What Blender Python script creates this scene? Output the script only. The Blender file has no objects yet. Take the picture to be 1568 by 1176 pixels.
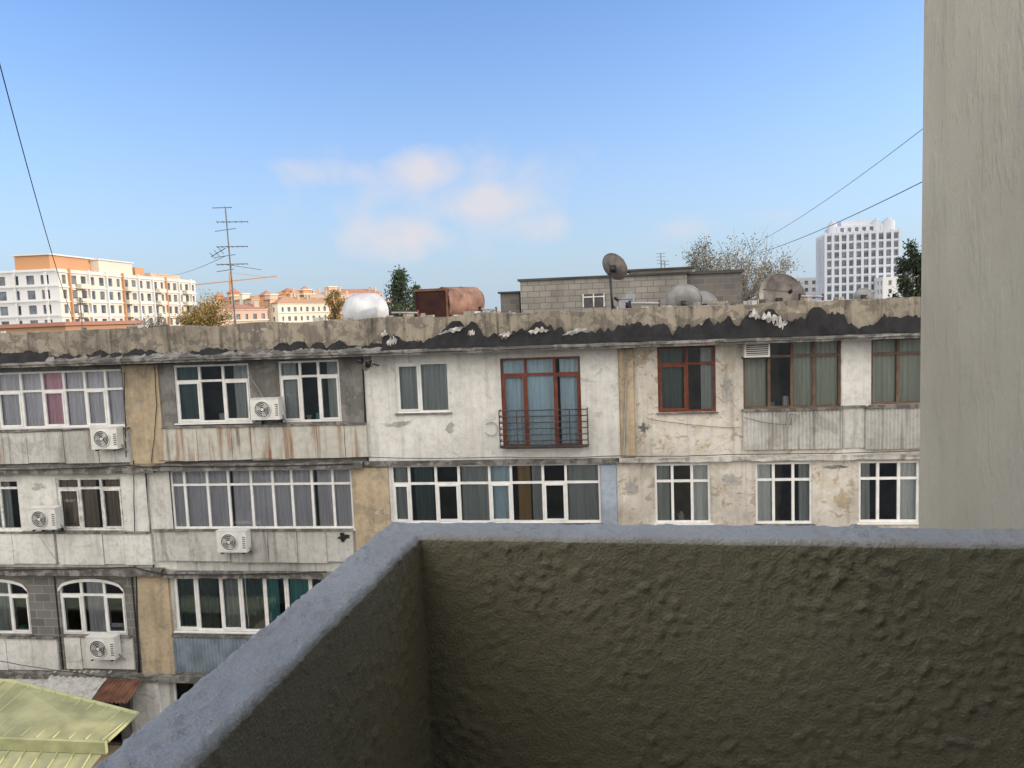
import bpy, math, random
from mathutils import Vector, Matrix, noise
random.seed(7)
sc=bpy.context.scene
sc.view_settings.view_transform='Standard'; sc.view_settings.look='None'; sc.view_settings.exposure=0
# ------------------------------------------------------------ survey (site measurements)
F=1150.0; CX,CY=784.0,588.0; E=15.6; D=19.5
YAW=math.radians(7.5); PITCH=math.radians(5.17); ROLL=-0.039
R=(Matrix.Rotation(YAW,3,'Z')@Matrix.Rotation(math.radians(90)-PITCH,3,'X')@Matrix.Rotation(ROLL,3,'Z'))
def ray(x,y): return R@Vector(((x-CX)/F,-(y-CY)/F,-1))
def onY(x,y,Y):
    d=ray(x,y); return Vector((d.x*Y/d.y,Y,E+d.z*Y/d.y))
def onZ(x,y,dz):
    d=ray(x,y); t=dz/d.z; return Vector((d.x*t,d.y*t,E+dz))
cam=bpy.data.cameras.new('camera'); co=bpy.data.objects.new('camera',cam); sc.collection.objects.link(co)
cam.sensor_width=36; cam.lens=36*F/1568; cam.clip_end=6000; cam.clip_start=0.02
M=R.to_4x4(); M.translation=Vector((0,0,E)); co.matrix_world=M; sc.camera=co
# ------------------------------------------------------------ materials
def nm(name):
    m=bpy.data.materials.new(name); m.use_nodes=True; nt=m.node_tree; return m,nt,nt.nodes['Principled BSDF']
def N(nt,t,**k):
    n=nt.nodes.new(t)
    for a,b in k.items(): setattr(n,a,b)
    return n
def L(nt,a,b): nt.links.new(a,b)
def c4(c): return (c[0],c[1],c[2],1)
def noise_n(nt,scale,detail=4,vec=None,rough=.55,sc3=None,dist=0):
    g=N(nt,'ShaderNodeNewGeometry'); src=g.outputs['Position']
    if sc3:
        mp=N(nt,'ShaderNodeVectorMath',operation='MULTIPLY'); mp.inputs[1].default_value=sc3; L(nt,src,mp.inputs[0]); src=mp.outputs[0]
    n=N(nt,'ShaderNodeTexNoise'); n.inputs['Scale'].default_value=scale; n.inputs['Detail'].default_value=detail; n.inputs['Roughness'].default_value=rough; n.inputs['Distortion'].default_value=dist
    L(nt,src,n.inputs['Vector']); return n.outputs['Fac']
def ramp(nt,fac,a,b):
    r=N(nt,'ShaderNodeMapRange'); r.inputs[1].default_value=a; r.inputs[2].default_value=b; L(nt,fac,r.inputs[0]); return r.outputs[0]
def mixc(nt,fac,a,b,mode='MIX'):
    m=N(nt,'ShaderNodeMix',data_type='RGBA',blend_type=mode)
    if isinstance(fac,float): m.inputs[0].default_value=fac
    else: L(nt,fac,m.inputs[0])
    for i,v in ((6,a),(7,b)):
        if isinstance(v,tuple): m.inputs[i].default_value=c4(v)
        else: L(nt,v,m.inputs[i])
    return m.outputs[2]
def mul(nt,a,b):
    m=N(nt,'ShaderNodeMath',operation='MULTIPLY')
    for i,v in ((0,a),(1,b)):
        if isinstance(v,(int,float)): m.inputs[i].default_value=v
        else: L(nt,v,m.inputs[i])
    return m.outputs[0]
def simple(name,col,rough=.7,metal=0,var=.25,scale=3,bump=0,bscale=60):
    m,nt,b=nm(name); n=noise_n(nt,scale,3)
    c=mixc(nt,ramp(nt,n,.35,.65),tuple(x*(1-var) for x in col),tuple(min(1,x*(1+var*.5)) for x in col))
    L(nt,c,b.inputs['Base Color']); b.inputs['Roughness'].default_value=rough; b.inputs['Metallic'].default_value=metal
    if bump:
        bn=N(nt,'ShaderNodeBump'); bn.inputs['Strength'].default_value=bump; bn.inputs['Distance'].default_value=.01
        L(nt,noise_n(nt,bscale,3),bn.inputs['Height']); L(nt,bn.outputs[0],b.inputs['Normal'])
    return m
def plaster(name,c1,c2,patch=.55,streak=.6,crack=.5,sc_=1.3,dirt=(.07,.065,.055),bump=.5,rust=0,c3=None,grime=.35,c3t=.60):
    m,nt,b=nm(name)
    n1=noise_n(nt,sc_,6,rough=.62,dist=.4)
    c=mixc(nt,ramp(nt,n1,patch-.02,patch+.02),c1,c2)
    if c3: c=mixc(nt,mul(nt,ramp(nt,noise_n(nt,sc_*1.7,5,rough=.65,sc3=(1,1,1.3),dist=.6),c3t,c3t+.03),.85),c,c3)
    n2=noise_n(nt,7,5,rough=.7); c=mixc(nt,mul(nt,ramp(nt,n2,.45,.75),.5),c,tuple(x*.45 for x in c1))
    n3=noise_n(nt,1.0,5,sc3=(5,5,.35),rough=.65); c=mixc(nt,mul(nt,ramp(nt,n3,.50,.74),streak),c,dirt)
    n4=noise_n(nt,.6,3); c=mixc(nt,mul(nt,ramp(nt,n4,.42,.7),grime),c,dirt)
    if rust:
        n5=noise_n(nt,1.0,4,sc3=(3.1,3.1,.4),rough=.6); c=mixc(nt,mul(nt,ramp(nt,n5,.60,.72),rust),c,(.24,.12,.05))
    if crack>0:
        g=N(nt,'ShaderNodeNewGeometry'); nn=N(nt,'ShaderNodeTexNoise'); nn.inputs['Scale'].default_value=3; L(nt,g.outputs['Position'],nn.inputs['Vector'])
        ad=N(nt,'ShaderNodeVectorMath',operation='MULTIPLY_ADD'); L(nt,nn.outputs['Color'],ad.inputs[0]); ad.inputs[1].default_value=(.7,.7,.7); L(nt,g.outputs['Position'],ad.inputs[2])
        v=N(nt,'ShaderNodeTexVoronoi',feature='DISTANCE_TO_EDGE'); v.inputs['Scale'].default_value=.9; L(nt,ad.outputs[0],v.inputs['Vector'])
        k=ramp(nt,v.outputs['Distance'],.012,.003); k=mul(nt,k,mul(nt,ramp(nt,noise_n(nt,.8,2),.5,.6),crack))
        c=mixc(nt,k,c,(.05,.045,.04))
    L(nt,c,b.inputs['Base Color']); b.inputs['Roughness'].default_value=.9
    bn=N(nt,'ShaderNodeBump'); bn.inputs['Strength'].default_value=bump; bn.inputs['Distance'].default_value=.02
    h=mixc(nt,.6,n1,n2); L(nt,h,bn.inputs['Height']); L(nt,bn.outputs[0],b.inputs['Normal'])
    return m
P={}
P['white']=plaster('plaster_white',(.76,.755,.73),(.68,.67,.64),.62,.32,.12,1.1,dirt=(.16,.145,.125),c3=(.56,.55,.52),c3t=.62)
P['cream']=plaster('plaster_cream_flaking',(.68,.64,.58),(.61,.56,.48),.55,.42,.45,2.0,dirt=(.13,.11,.09),c3=(.43,.34,.24),c3t=.58,grime=.42)
P['beige']=plaster('plaster_beige',(.54,.435,.30),(.42,.35,.26),.58,.45,.4,1.6,dirt=(.12,.1,.08),c3=(.36,.33,.28))
P['grey']=plaster('cement_grey',(.25,.245,.235),(.17,.165,.16),.5,.55,.5,1.6)
P['lgrey']=plaster('panel_light_grey',(.58,.575,.55),(.45,.445,.42),.58,.8,.12,1.4,dirt=(.10,.095,.085),rust=.7)
P['dgrey']=plaster('parapet_cement',(.34,.30,.24),(.20,.175,.145),.52,1.0,.4,2.6,c3=(.46,.43,.37),dirt=(.05,.045,.04),c3t=.63)
P['ledge']=plaster('ledge_cement',(.27,.26,.245),(.12,.115,.11),.5,.9,.3,3)
P['repair']=plaster('cement_repair',(.50,.49,.46),(.40,.39,.36),.5,.4,0,3)
P['bluish']=plaster('plaster_blue_grey',(.38,.45,.54),(.32,.38,.47),.6,.3,.1)
P['bluecorr']=simple('corrugated_blue',(.24,.30,.36),.5,.1,.3,2)
def rustpanel():
    m,nt,b=nm('rusty_metal_panel')
    n3=noise_n(nt,1.0,5,sc3=(3.4,3.4,.28),rough=.62); c=mixc(nt,ramp(nt,n3,.53,.68),(.55,.54,.49),(.27,.13,.055))
    c=mixc(nt,mul(nt,ramp(nt,noise_n(nt,1.0,4,sc3=(6,6,.6),rough=.6),.58,.72),.8),c,(.10,.06,.04))
    n=noise_n(nt,5,5); c=mixc(nt,mul(nt,ramp(nt,n,.4,.8),.5),c,(.25,.24,.21))
    L(nt,c,b.inputs['Base Color']); b.inputs['Roughness'].default_value=.8; return m
P['rustp']=rustpanel()
P['pvc']=simple('white_pvc_frame',(.82,.82,.81),.4,0,.1,4)
P['oldframe']=simple('painted_wood_frame',(.70,.69,.66),.6,0,.3,6)
P['brown']=simple('brown_wood_frame',(.17,.045,.025),.5,0,.35,5)
P['brown2']=simple('weathered_brown_frame',(.14,.085,.06),.6,0,.35,5)
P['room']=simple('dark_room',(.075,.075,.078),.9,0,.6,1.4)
P['iron']=simple('dark_iron',(.035,.034,.036),.5,.5,.3,8)
P['rail']=simple('railing_paint_worn',(.07,.06,.058),.55,.2,.5,8)
P['tar']=simple('bitumen_sheet',(.014,.014,.016),.85,0,.6,3,.8,20)
P['tarw']=simple('torn_foil_sheet',(.58,.57,.56),.6,0,.5,6,.8,15)
P['ac']=simple('ac_casing',(.74,.74,.71),.45,0,.12,3)
P['acd']=simple('ac_grille_dark',(.06,.06,.065),.5,0,.3,6)
P['cable']=simple('cable_black',(.02,.02,.02),.6)
P['cablew']=simple('cable_grey',(.35,.35,.35),.6)
P['rust']=simple('maroon_rusted_steel',(.04,.012,.010),.95,0,.5,2.5,.5,12)
P['rusta']=simple('rusted_sheet',(.18,.085,.055),.9,0,.5,2.5,.5,12)
P['rustl']=simple('rusted_tank_paint',(.30,.17,.125),.8,0,.7,1.6,.4,10)
P['tankw']=simple('white_tank_paint',(.58,.60,.62),.5,0,.25,2)
P['dish']=simple('dish_weathered',(.22,.195,.18),.7,.1,.5,3)
P['dishl']=simple('dish_light',(.38,.38,.38),.7,0,.3,3)
P['alu']=simple('aluminium_tube',(.15,.145,.15),.5,.4,.3,3)
P['rooffelt']=simple('roof_felt',(.07,.068,.065),.95,0,.4,.7)
def curtain(name,col,tr=.25):
    m,nt,b=nm(name); c=mixc(nt,ramp(nt,noise_n(nt,1,2,sc3=(14,14,.4)),.35,.65),tuple(x*.75 for x in col),col)
    L(nt,c,b.inputs['Base Color']); b.inputs['Roughness'].default_value=.95; return m
P['c_gr']=curtain('curtain_lilac_grey',(.84,.79,.85)); P['c_wh']=curtain('curtain_white',(.88,.88,.88)); P['c_pk']=curtain('curtain_pink',(.92,.55,.66))
P['c_br']=curtain('curtain_brown',(.38,.29,.23)); P['c_dk']=curtain('curtain_dark_teal',(.12,.17,.18)); P['c_sage']=curtain('curtain_sage',(.56,.57,.50)); P['c_bl']=curtain('curtain_blue',(.72,.86,.97)); P['c_teal']=curtain('curtain_teal',(.14,.46,.46)); P['c_or']=curtain('curtain_orange',(.50,.32,.14))
P['c_gy']=curtain('curtain_grey',(.52,.54,.55))
def glass():
    m=bpy.data.materials.new('window_glass'); m.use_nodes=True; nt=m.node_tree; nt.nodes.clear()
    o=N(nt,'ShaderNodeOutputMaterial'); t=N(nt,'ShaderNodeBsdfTransparent'); t.inputs[0].default_value=(.88,.92,.92,1)
    g=N(nt,'ShaderNodeBsdfGlossy'); g.inputs['Roughness'].default_value=.03; g.inputs[0].default_value=(.8,.9,1,1)
    bn=N(nt,'ShaderNodeBump'); bn.inputs['Strength'].default_value=.15; bn.inputs['Distance'].default_value=.03; L(nt,noise_n(nt,1.3,1),bn.inputs['Height']); L(nt,bn.outputs[0],g.inputs['Normal'])
    f=N(nt,'ShaderNodeFresnel'); f.inputs[0].default_value=1.6
    a=N(nt,'ShaderNodeMath',operation='ADD'); L(nt,f.outputs[0],a.inputs[0]); a.inputs[1].default_value=.05
    mx=N(nt,'ShaderNodeMixShader'); L(nt,a.outputs[0],mx.inputs[0]); L(nt,t.outputs[0],mx.inputs[1]); L(nt,g.outputs[0],mx.inputs[2]); L(nt,mx.outputs[0],o.inputs[0]); return m
P['glass']=glass()
def farglass():
    m,nt,b=nm('far_window_glass'); L(nt,mixc(nt,ramp(nt,noise_n(nt,.35,2),.4,.6),(.06,.08,.11),(.16,.19,.23)),b.inputs['Base Color']); b.inputs['Roughness'].default_value=.3; return m
P['fglass']=farglass()
def blocks(name,c1,c2,mo,bw=.4,bh=.2):
    m,nt,b=nm(name); g=N(nt,'ShaderNodeNewGeometry'); s=N(nt,'ShaderNodeSeparateXYZ'); L(nt,g.outputs['Position'],s.inputs[0])
    ad=N(nt,'ShaderNodeMath',operation='ADD'); L(nt,s.outputs[0],ad.inputs[0]); L(nt,s.outputs[1],ad.inputs[1])
    cb=N(nt,'ShaderNodeCombineXYZ'); L(nt,ad.outputs[0],cb.inputs[0]); L(nt,s.outputs[2],cb.inputs[1])
    br=N(nt,'ShaderNodeTexBrick'); L(nt,cb.outputs[0],br.inputs['Vector']); br.inputs['Scale'].default_value=1; br.inputs['Brick Width'].default_value=bw; br.inputs['Row Height'].default_value=bh; br.inputs['Mortar Size'].default_value=.012
    br.inputs['Color1'].default_value=c4(c1); br.inputs['Color2'].default_value=c4(c2); br.inputs['Mortar'].default_value=c4(mo)
    c=mixc(nt,mul(nt,ramp(nt,noise_n(nt,1.2,5),.45,.75),.5),br.outputs['Color'],(.1,.095,.09))
    L(nt,c,b.inputs['Base Color']); b.inputs['Roughness'].default_value=.95; return m
P['block']=blocks('cinder_block',(.31,.295,.27),(.23,.22,.20),(.14,.135,.125))
P['blockd']=blocks('grey_block_wall',(.17,.16,.15),(.12,.115,.11),(.19,.18,.17))
P['blockg']=blocks('rough_grey_blocks',(.20,.195,.19),(.13,.13,.125),(.30,.295,.28),.5,.25)
# ------------------------------------------------------------ mesh builder
class MB:
    def __init__(s,name): s.n=name; s.v=[]; s.f=[]; s.m=[]; s.mats=[]; s.sm=False
    def mi(s,m):
        if isinstance(m,str): m=P[m]
        if m not in s.mats: s.mats.append(m)
        return s.mats.index(m)
    def poly(s,pts,m):
        i=len(s.v); s.v+= [tuple(p) for p in pts]; s.f.append(tuple(range(i,i+len(pts)))); s.m.append(s.mi(m))
    def box(s,x0,x1,y0,y1,z0,z1,m,T=None):
        i=len(s.v); V=[Vector(p) for p in ((x0,y0,z0),(x1,y0,z0),(x1,y1,z0),(x0,y1,z0),(x0,y0,z1),(x1,y0,z1),(x1,y1,z1),(x0,y1,z1))]
        if T: V=[T@p for p in V]
        s.v+=[tuple(p) for p in V]; k=s.mi(m)
        for f in ((0,3,2,1),(4,5,6,7),(0,1,5,4),(1,2,6,5),(2,3,7,6),(3,0,4,7)): s.f.append(tuple(i+a for a in f)); s.m.append(k)
    def cyl(s,p0,p1,r0,r1,m,n=10,caps=True):
        p0=Vector(p0);p1=Vector(p1); d=(p1-p0)
        if d.length<1e-6: return
        d.normalize(); a=d.orthogonal().normalized(); b=d.cross(a); i=len(s.v); k=s.mi(m)
        for p,r in ((p0,r0),(p1,r1)):
            for j in range(n):
                t=2*math.pi*j/n; s.v.append(tuple(p+(a*math.cos(t)+b*math.sin(t))*r))
        for j in range(n): s.f.append((i+j,i+(j+1)%n,i+n+(j+1)%n,i+n+j)); s.m.append(k)
        if caps:
            s.f.append(tuple(i+n-1-j for j in range(n))); s.m.append(k); s.f.append(tuple(i+n+j for j in range(n))); s.m.append(k)
    def grid(s,fn,nu,nv,m):
        i=len(s.v); k=s.mi(m)
        for a in range(nu+1):
            for b in range(nv+1): s.v.append(tuple(fn(a/nu,b/nv)))
        for a in range(nu):
            for b in range(nv):
                q=i+a*(nv+1)+b; s.f.append((q,q+nv+1,q+nv+2,q+1)); s.m.append(k)
    def wave(s,x0,x1,z0,z1,y,pitch,amp,m,rnd=0):
        n=max(4,int((x1-x0)/pitch*6)); ph=random.random()*6
        def fn(u,v):
            x=x0+(x1-x0)*u; return (x,y+amp*math.sin(x/pitch*6.283+ph)+rnd*noise.noise(Vector((x*2.3,ph,v*1.5))),z0+(z1-z0)*v)
        s.grid(fn,n,3 if rnd else 1,m)
    def done(s,parent=None,smooth=False):
        me=bpy.data.meshes.new(s.n); me.from_pydata(s.v,[],s.f)
        for m in s.mats: me.materials.append(m)
        me.polygons.foreach_set('material_index',s.m)
        if smooth: me.polygons.foreach_set('use_smooth',[True]*len(s.f))
        me.update(); o=bpy.data.objects.new(s.n,me); sc.collection.objects.link(o)
        if parent: o.parent=parent
        return o
def empty(n):
    o=bpy.data.objects.new(n,None); sc.collection.objects.link(o); return o
def gridwall(mb,O,U,u0,u1,z0,z1,holes,depth,m,rm=None,gm=None):
    U=Vector((U[0],U[1],0)).normalized(); Nn=Vector((U.y,-U.x,0)); O=Vector((O[0],O[1],0)); rm=rm or m
    hs=[(max(a,u0),min(b,u1),max(c,z0),min(d,z1)) for a,b,c,d in holes if b>u0 and a<u1 and d>z0 and c<z1]
    us=sorted(set([u0,u1]+[h[0] for h in hs]+[h[1] for h in hs])); zs=sorted(set([z0,z1]+[h[2] for h in hs]+[h[3] for h in hs]))
    def p(u,z,d=0): return O+U*u-Nn*d+Vector((0,0,z))
    for i in range(len(us)-1):
        for j in range(len(zs)-1):
            cu=(us[i]+us[i+1])/2; cz=(zs[j]+zs[j+1])/2
            if any(h[0]<cu<h[1] and h[2]<cz<h[3] for h in hs): continue
            mb.poly((p(us[i],zs[j]),p(us[i+1],zs[j]),p(us[i+1],zs[j+1]),p(us[i],zs[j+1])),m)
    for a,b,c,d in hs:
        mb.poly((p(a,c),p(a,c,depth),p(a,d,depth),p(a,d)),rm); mb.poly((p(b,c,depth),p(b,c),p(b,d),p(b,d,depth)),rm)
        mb.poly((p(a,d),p(a,d,depth),p(b,d,depth),p(b,d)),rm); mb.poly((p(a,c,depth),p(a,c),p(b,c),p(b,c,depth)),rm)
        if gm: mb.poly((p(a,c,depth),p(b,c,depth),p(b,d,depth),p(a,d,depth)),gm)
# ------------------------------------------------------------ opposite apartment block
apt=empty('apartment_block')
def rect(x0,y0,x1,y1,Y=D):
    ym=(y0+y1)/2; xm=(x0+x1)/2
    return onY(x0,ym,Y).x,onY(x1,ym,Y).x,onY(xm,y1,Y).z,onY(xm,y0,Y).z
ZE=onY(560,542,D).z; Z5=onY(560,709,D).z; Z4=onY(240,871,D).z; Z3=onY(150,1031,D).z; Z2=Z3-2.9; Z1=0
XL=onY(0,600,D).x-14; XR=onY(1411,600,D).x+9
W5=[ ((-6,568,193,655),[32,65,98,130,162],[598],'pvc',[(-6,65,'c_gr'),(65,98,'c_pk'),(98,193,'c_gr')],1),
 ((268,558,383,647),[306,342],[583],'pvc',[(268,300,'c_dk'),(356,383,'c_gy')],1),
 ((428,552,521,646),[460,488],[576],'pvc',[(428,452,'c_gy'),(500,521,'c_gy')],1),
 ((606,555,688,632),[643],[],'pvc',[(606,688,'c_gy')],1),
 ((768,547,890,686),[806,850],[573],'brown',[(768,804,'c_bl'),(808,852,'c_bl'),(858,890,'c_bl')],1),
 ((1007,530,1096,631),[1052],[557],'brown',[(1010,1045,'c_dk'),(1074,1096,'c_gy')],1),
 ((1138,520,1288,625),[1178,1213,1247],[545],'brown2',[(1138,1174,'c_sage'),(1213,1288,'c_sage')],0),
 ((1334,517,1425,619),[1376],[541],'brown2',[(1334,1425,'c_sage')],0)]
W4=[ ((-30,735,30,812),[0],[748],'oldframe',[(-30,12,'c_gy')],0),
 ((88,732,188,812),[122,155],[748],'oldframe',[(88,145,'c_br'),(160,188,'c_br')],1),
 ((262,718,540,810),[283,318,350,385,418,447,478,510],[742],'pvc',[(262,350,'c_gr'),(354,480,'c_gr'),(484,540,'c_gr')],0),
 ((600,711,920,801),[627,668,703,750,783,832,867],[740],'pvc',[(604,622,'c_gy'),(634,662,'c_dk'),(706,748,'c_gy'),(752,780,'c_bl'),(793,812,'c_or'),(815,830,'c_gy'),(870,920,'c_gy')],1),
 ((1003,710,1088,801),[1030,1060],[737],'pvc',[(1062,1088,'c_wh'),(1003,1026,'c_gy')],0),
 ((1157,708,1244,802),[1185,1215],[735],'pvc',[(1157,1182,'c_wh'),(1225,1244,'c_gy')],0),
 ((1315,706,1408,800),[1345,1377],[733],'pvc',[(1378,1408,'c_wh'),(1315,1335,'c_gy')],0)]
W3=[ ((-55,888,45,970),[-20,15],[912],'pvc',[(-30,10,'c_gy')],1),
 ((92,888,192,972),[125,160],[912],'pvc',[(130,155,'c_gr')],1),
 ((267,881,545,968),[302,338,370,405,440,475,510],[],'pvc',[(267,330,'c_dk'),(340,368,'c_gy'),(372,400,'c_dk'),(442,475,'c_teal'),(408,425,'c_teal')],1)]
W2=[((60,1068,185,1140),[95,130,160],[],'brown2',[],0),((267,1045,520,1130),[300,340,380,430,470],[],'pvc',[(300,400,'c_gy')],0)]
wallmats=[
 (Z5,ZE,[(None,'grey'),(190,'beige'),(245,'grey'),(559,'white'),(948,'beige'),(972,'cream'),(1133,'cream'),(1290,'white'),(1334,'cream')],620,W5),
 (Z4,Z5,[(None,'white'),(190,'white'),(262,'lgrey'),(540,'beige'),(597,'white'),(920,'bluish'),(946,'cream')],760,W4),
 (Z3,Z4,[(None,'blockg'),(210,'beige'),(264,'lgrey'),(545,'beige'),(600,'white'),(950,'cream')],930,W3),
 (Z2,Z3,[(None,'grey'),(200,'white'),(262,'lgrey'),(545,'beige'),(600,'white'),(950,'cream')],1085,W2),
 (Z1,Z2,[(None,'grey'),(200,'beige'),(262,'lgrey'),(545,'beige'),(600,'white'),(950,'cream')],1150,[])]
walls=MB('walls')
REC=.13
def build_window(wr,cols,trs,fm,curt,sash,Y=D,arch=False):
    px0,py0,px1,py1=wr; x0,x1,z0,z1=rect(*wr,Y)
    ym=(py0+py1)/2; xm=(px0+px1)/2
    w=MB('window'); fw=.055; ya,yb=Y+.04,Y+.11
    w.box(x0,x1,ya,yb,z1-fw,z1,fm); w.box(x0,x1,ya,yb,z0,z0+fw,fm); w.box(x0,x0+fw,ya,yb,z0+fw,z1-fw,fm); w.box(x1-fw,x1,ya,yb,z0+fw,z1-fw,fm)
    xs=[x0+fw/2]+[onY(c,ym,Y).x for c in cols]+[x1-fw/2]; zt=[onY(xm,t,Y).z for t in trs]
    for x in xs[1:-1]: w.box(x-.034,x+.034,ya+.002,yb-.002,z0+fw,z1-fw,fm)
    for z in zt: w.box(x0+fw,x1-fw,ya+.004,yb-.004,z-.032,z+.032,fm)
    if sash:
        for i in range(len(xs)-1):
            if (i%2==0 and sash==1) or sash==2:
                a,b=xs[i]+.03,xs[i+1]-.03; c,d=z0+fw,(zt[0]-.032 if zt else z1-fw); s_=.045
                for q in ((a,a+s_,c,d),(b-s_,b,c,d),(a+s_,b-s_,c,c+s_),(a+s_,b-s_,d-s_,d)): w.box(q[0],q[1],ya-.02,ya+.03,q[2],q[3],fm)
    w.poly(((x0+.01,Y+.085,z0+.01),(x1-.01,Y+.085,z0+.01),(x1-.01,Y+.085,z1-.01),(x0+.01,Y+.085,z1-.01)),'glass')
    for a,b,m in curt:
        ca,cb_=onY(a,ym,Y).x,onY(b,ym,Y).x
        w.wave(max(ca,x0-.1),min(cb_,x1+.1),z0-.05,z1+.05,Y+.15,random.uniform(.10,.16),.016,m,.03)
    if not curt or random.random()<.6:
        for _ in range(random.randint(1,4)):
            cx=random.uniform(x0+.2,x1-.2); h=random.uniform(.1,.3); w.cyl((cx,Y+.3,z0),(cx,Y+.3,z0+h),random.uniform(.04,.09),random.uniform(.03,.1),random.choice(['c_gy','c_br','c_teal','c_wh']),8)
    w.box(x0-.05,x1+.05,Y-.07,Y+.04,z0-.035,z0-.002,'ledge' if random.random()<.5 else 'pvc')
    w.done(apt)
for zlo,zhi,bd,yr,wins in wallmats:
    holes=[rect(*w[0]) for w in wins]
    for i,(bx,m) in enumerate(bd):
        a=XL if bx is None else onY(bx,yr,D).x
        b=XR if i==len(bd)-1 else onY(bd[i+1][0],yr,D).x
        gridwall(walls,(0,D),(1,0),a,b,zlo,zhi,holes,REC,m)
    for w in wins: build_window(*w)
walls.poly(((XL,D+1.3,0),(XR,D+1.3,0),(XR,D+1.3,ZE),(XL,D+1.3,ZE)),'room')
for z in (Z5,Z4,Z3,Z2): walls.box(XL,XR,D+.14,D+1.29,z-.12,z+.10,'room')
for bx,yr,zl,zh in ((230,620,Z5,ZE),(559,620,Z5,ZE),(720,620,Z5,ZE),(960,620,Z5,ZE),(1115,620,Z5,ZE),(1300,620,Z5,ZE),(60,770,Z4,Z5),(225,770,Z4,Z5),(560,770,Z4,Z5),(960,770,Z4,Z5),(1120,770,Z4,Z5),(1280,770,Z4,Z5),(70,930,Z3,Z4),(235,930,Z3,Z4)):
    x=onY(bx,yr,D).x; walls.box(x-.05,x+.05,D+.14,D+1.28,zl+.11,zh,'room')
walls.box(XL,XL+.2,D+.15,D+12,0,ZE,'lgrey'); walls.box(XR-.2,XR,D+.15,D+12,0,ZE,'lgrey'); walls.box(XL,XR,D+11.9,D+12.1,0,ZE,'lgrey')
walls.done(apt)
tr=MB('pilasters_and_joints')
def pil(x0,x1,ya,yb,zl,zh,m,t=.05):
    a=onY(x0,(ya+yb)/2,D-t).x;b=onY(x1,(ya+yb)/2,D-t).x; tr.box(a,b,D-t,D-.003,zl,zh,m)
pil(192,246,556,706,Z5+.08,ZE-.1,'beige'); pil(950,971,530,700,Z5+.08,ZE-.1,'beige',.07)
pil(541,596,712,820,Z4+.08,Z5-.12,'beige'); pil(212,262,878,1030,Z3+.05,Z4-.12,'beige'); pil(921,944,706,805,Z4+.08,Z5-.12,'bluish',.03)
pil(203,243,1040,1100,Z2,Z3-.12,'white',.12)
for x,y,zl,zh in ((245,620,Z5,ZE),(559,620,Z5,ZE),(228,780,Z4,Z5),(206,930,Z3,Z4),(88,930,Z3,Z4)):
    a=onY(x,y,D).x; tr.box(a-.02,a+.02,D-.015,D-.002,zl+.05,zh-.1,'iron')
tr.done(apt)
# cement repair patches (irregular, slightly proud)
s=MB('cement_repair_patches'); pr=random.Random(11)
for x,y,rx,ry,m in ((605,650,.42,.06,'repair'),(690,655,.12,.16,'repair'),(988,545,.10,.14,'beige'),(1112,590,.09,.35,'repair'),(985,655,.10,.13,'grey'),(968,745,.14,.25,'repair'),(1120,735,.22,.16,'repair'),(1290,765,.18,.24,'beige'),(1275,715,.28,.05,'grey'),(60,745,.2,.10,'repair'),(565,760,.2,.3,'repair'),(528,820,.16,.1,'iron')):
    c=onY(x,y,D-.01); sd=pr.random()*50; pts=[]
    for i in range(60):
        t=i/60*6.2832; k=.9+.8*noise.noise(Vector((math.cos(t)*1.6,math.sin(t)*1.6,sd)))+.5*noise.noise(Vector((math.cos(t)*4.5,math.sin(t)*4.5,sd)))+.2*noise.noise(Vector((math.cos(t)*12,math.sin(t)*12,sd)))
        pts.append((c.x+rx*k*math.cos(t),D-.012 if y!=820 else D-.14,c.z+ry*k*math.sin(t)))
    s.poly(pts[::-1],m)
s.done(apt)
# ledges / eave / parapet
def rough_slab(name,x0,x1,y0,y1,z0,z1,m,jit=.02,step=.18,seed=0,parent=apt,top=0):
    s=MB(name); n=int((x1-x0)/step)
    prof=[(y1,z0,0),(y0,z0,1),(y0,(z0+z1)/2,1),(y0,z1,1),((y0+y1)/2,z1,0),(y1,z1,0)]
    def fn(u,v):
        k=round(v*(len(prof)-1)); y,z,f=prof[k]; x=x0+(x1-x0)*u
        nn=noise.noise(Vector((x*1.7,k*3.1,seed)))+.6*noise.noise(Vector((x*6,k*2.1,seed+9)))
        return (x,y+jit*nn*f*1.5,z+(jit*nn if 0<k<len(prof)-1 else 0)+(top*(noise.noise(Vector((x*.8,1,seed)))-.8*max(0,noise.noise(Vector((x*3.1,5,seed)))-.25)) if k>=3 else 0))
    s.grid(fn,n,len(prof)-1,m); return s.done(parent)
xs9=onY(948,700,D).x; xs5=onY(559,700,D).x; xs2=onY(240,700,D).x
rough_slab('floor_ledge',XL,xs2,D-.22,D,Z5-.16,Z5+.02,'ledge',.025,seed=1,step=.09)
rough_slab('floor_ledge',xs2,xs5,D-.25,D,Z5-.10,Z5+.06,'ledge',.02,seed=2,step=.09)
rough_slab('floor_ledge',xs5,xs9,D-.10,D,Z5-.08,Z5+.05,'ledge',.02,seed=3,step=.09)
rough_slab('floor_ledge',xs9,XR,D-.14,D,Z5-.06,Z5+.05,'lgrey',.02,seed=4,step=.09)
rough_slab('floor_ledge',XL,xs2,D-.24,D,Z4-.14,Z4+.04,'ledge',.025,seed=5,step=.09)
rough_slab('floor_ledge',xs2,XR,D-.20,D,Z4-.2,Z4-.04,'ledge',.025,seed=6,step=.09)
rough_slab('floor_ledge',XL,XR,D-.22,D,Z3-.12,Z3+.06,'ledge',.02,seed=7)
rough_slab('floor_ledge',XL,XR,D-.2,D,Z2-.12,Z2+.06,'ledge',.02,seed=8)
PZ0=ZE+.10; PZ1=E+.07
rough_slab('roof_eave',XL,XR,D-.62,D+.3,ZE-.03,ZE+.10,'ledge',.015,seed=11,step=.1)
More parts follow.
